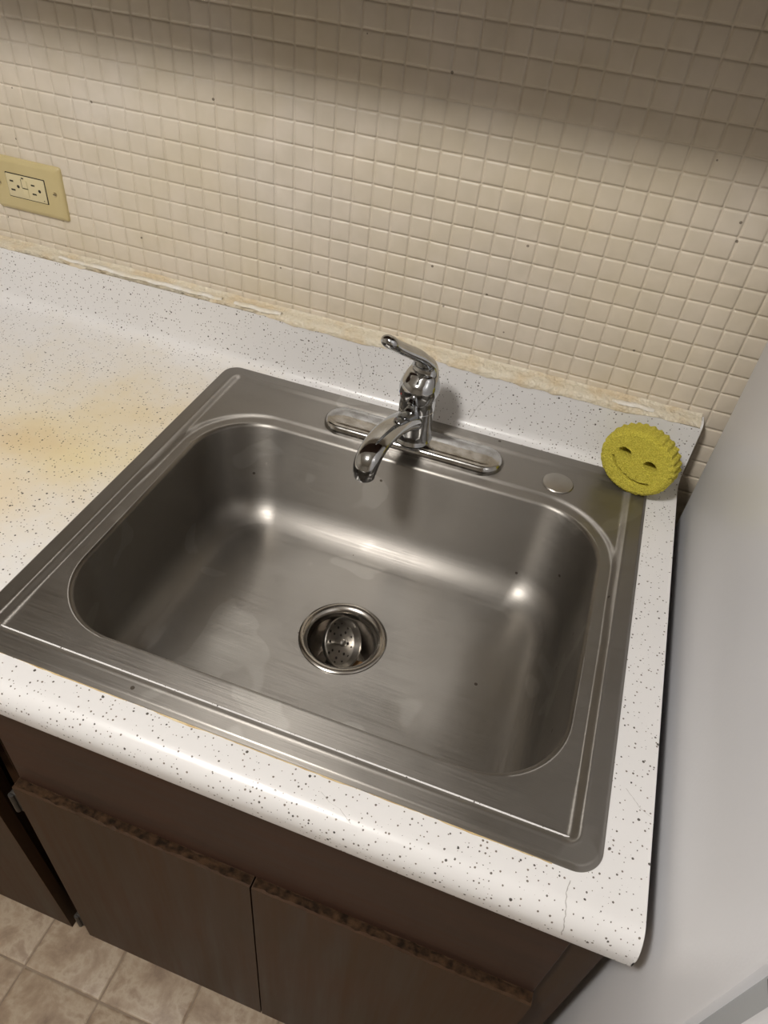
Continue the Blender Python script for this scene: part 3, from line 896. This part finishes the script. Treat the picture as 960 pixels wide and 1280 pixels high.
ZT = H-0.0378
part('face_stile', 0.638, 0.672, -0.010, FF, 0.02, ZT, M_WOOD_V)
part('face_stile', 0.014, 0.045, -0.008, FF, 0.10, ZT, M_WOOD_V)
rail = part('false_drawer_front', 0.0165, 0.6385, -0.0165, FF, H-0.2465, ZT, M_WOOD_H)
# doors with a worn, splintered top edge
def door(par, nm, xa, xb, za, zb, xc, mat, skew=0.0, ya=-0.028, yb=-0.011):
    v, f = [], []
    n = max(12, int((xb-xa)/0.006)); 
    for i in range(n+1):
        x = xa+(xb-xa)*i/n
        for y, z in ((ya, za), (ya, zb), (yb, zb), (yb, za)):
            zz = z
            if z == zb: zz += (0.0007*mn.noise((x*22, 3, 1))+0.0005*mn.noise((x*120, 6, 1)) if y == ya else 0)
            v.append((x-xc+skew*(z-za), y-0.3, zz))
    for i in range(n):
        for j in range(4):
            f.append([i*4+j, (i+1)*4+j, (i+1)*4+(j+1) % 4, i*4+(j+1) % 4])
    f += [[0, 1, 2, 3], [n*4+3, n*4+2, n*4+1, n*4]]
    o = mesh_obj(nm, v, f, mat, par, smooth=False)
    return o
def edge_strip(par, xa, xb, zt, xc):
    v, f = [], []
    n = int((xb-xa)/0.003)
    for i in range(n+1):
        x = xa+(xb-xa)*i/n
        for j, y in enumerate((-0.0275, -0.023, -0.018, -0.012)):
            v.append((x-xc, y-0.3+0.0004*mn.noise((x*200, j, 0)), zt+0.0002+0.0008*mn.noise((x*90, y*300, 2))+(0.0006 if j in (1, 2) else -0.0012)))
    for i in range(n):
        for j in range(3): f.append([i*4+j, (i+1)*4+j, (i+1)*4+j+1, i*4+j+1])
    return mesh_obj('worn_edge', v, f, M_CHIP, par, smooth=False)
ZDT, ZDB = H-0.2500, H-0.7560
for xa, xb in ((0.0125, 0.3225), (0.3245, 0.6400)):
    d = door(sinkcab, 'door', xa, xb, ZDB, ZDT, xc, M_WOOD_V)
    edge_strip(d, xa+0.001, xb-0.001, ZDT, xc)
    if xa < 0.1:
        for hz in (H-0.305, H-0.715):
            MB().box(-0.0050-xc, 0.0135-xc, -0.024-0.3, -0.009-0.3, hz-0.022, hz+0.022, 0.002).lathe([(0.004, -0.020), (0.004, 0.020)], 12, org=(-0.002-xc, -0.024-0.3, hz), cap0=True, cap1=True).build('hinge', M_HINGE, d)
leftcab, part, xc2 = cabinet('base_cabinet', -0.98, -0.026, 'dark brown wooden base cabinet beside the sink cabinet, across the black gap')
part('face_rail', -0.98, -0.0275, -0.010, FF, H-0.2525, ZT, M_WOOD_H)
part('face_stile', -0.090, -0.050, -0.009, FF, 0.10, H-0.2530, M_WOOD_V)
for xa, xb in ((-0.505, -0.0205), (-0.965, -0.509)):
    d = door(leftcab, 'door', xa, xb, ZDB, ZDT, xc2, M_WOOD_V, skew=-0.050 if xb > -0.1 else 0)
    edge_strip(d, xa-0.024 if xb > -0.1 else xa, xb-0.027, ZDT, xc2)

# ------------------------------------------------------------------ refrigerator
GX = 0.690
fridge = empty('refrigerator', (GX+0.36, 0.2, 0), 'tall white enamelled refrigerator standing right of the countertop', 'refrigerator')
def fp(nm, x0, x1, y0, y1, z0, z1, mat, bev, par=None):
    return MB().box(x0-GX-0.36, x1-GX-0.36, y0-0.2, y1-0.2, z0, z1, bev).build(nm, mat, par or fridge, auto=40)
fp('body', GX, GX+0.72, -0.0935, 0.547, 0.03, 1.66, M_FRIDGE, 0.004)
fp('door_gasket', GX+0.006, GX+0.714, -0.1115, -0.0930, 0.10, 1.65, M_GASKET, 0.002)
fd = fp('door', GX, GX+0.72, -0.165, -0.1110, 0.10, 1.16, M_FRIDGE, 0.008)
fz = fp('freezer_door', GX, GX+0.72, -0.165, -0.1110, 1.17, 1.655, M_FRIDGE, 0.008)
fp('handle', GX+0.03, GX+0.055, -0.205, -0.1645, 0.75, 1.12, M_FRIDGE, 0.006, fd)
fp('handle', GX+0.03, GX+0.055, -0.205, -0.1645, 1.20, 1.42, M_FRIDGE, 0.006, fz)
fp('gasket_dark_block', GX+0.003, GX+0.010, -0.107, -0.098, H+0.163, H+0.178, M_BLACK, 0.001)  # small dark block at the gasket
fp('base_grille', GX+0.01, GX+0.71, -0.088, -0.060, 0.005, 0.09, M_BLACK, 0.002)
for fx in (0.04, 0.66):
    for fy in (-0.05, 0.50):
        fp('foot', GX+fx-0.015, GX+fx+0.015, fy-0.015, fy+0.015, 0.0, 0.032, M_BLACK, 0.002)

# ------------------------------------------------------------------ wall cabinet above the sink (shades the top of the tiles)
UZ = H+0.645
upper = empty('wall_cabinet', (-0.2, 0.45, UZ), 'dark brown wooden wall cabinet hung above the sink', 'cabinet')
def up(nm, x0, x1, y0, y1, z0, z1, mat=M_WOOD_V, par=None):
    return MB().box(x0+0.2, x1+0.2, y0-0.45, y1-0.45, z0-UZ, z1-UZ, 0.0008).build(nm, mat, par or upper, smooth=False)
UT = 2.28
up('case_bottom', -1.05, 0.665, 0.31, 0.5995, UZ, UZ+0.018, M_WOOD_H)
up('case_top', -1.05, 0.665, 0.31, 0.5995, UT-0.018, UT, M_WOOD_H)
for xx in (-1.05, -0.20, 0.647): up('case_side', xx, xx+0.018, 0.31, 0.5995, UZ+0.018, UT-0.018)
for a, b in ((-1.048, -0.622), (-0.618, -0.193), (-0.189, 0.236), (0.240, 0.663)): up('door', a, b, 0.295, 0.312, UZ+0.004, UT-0.004)
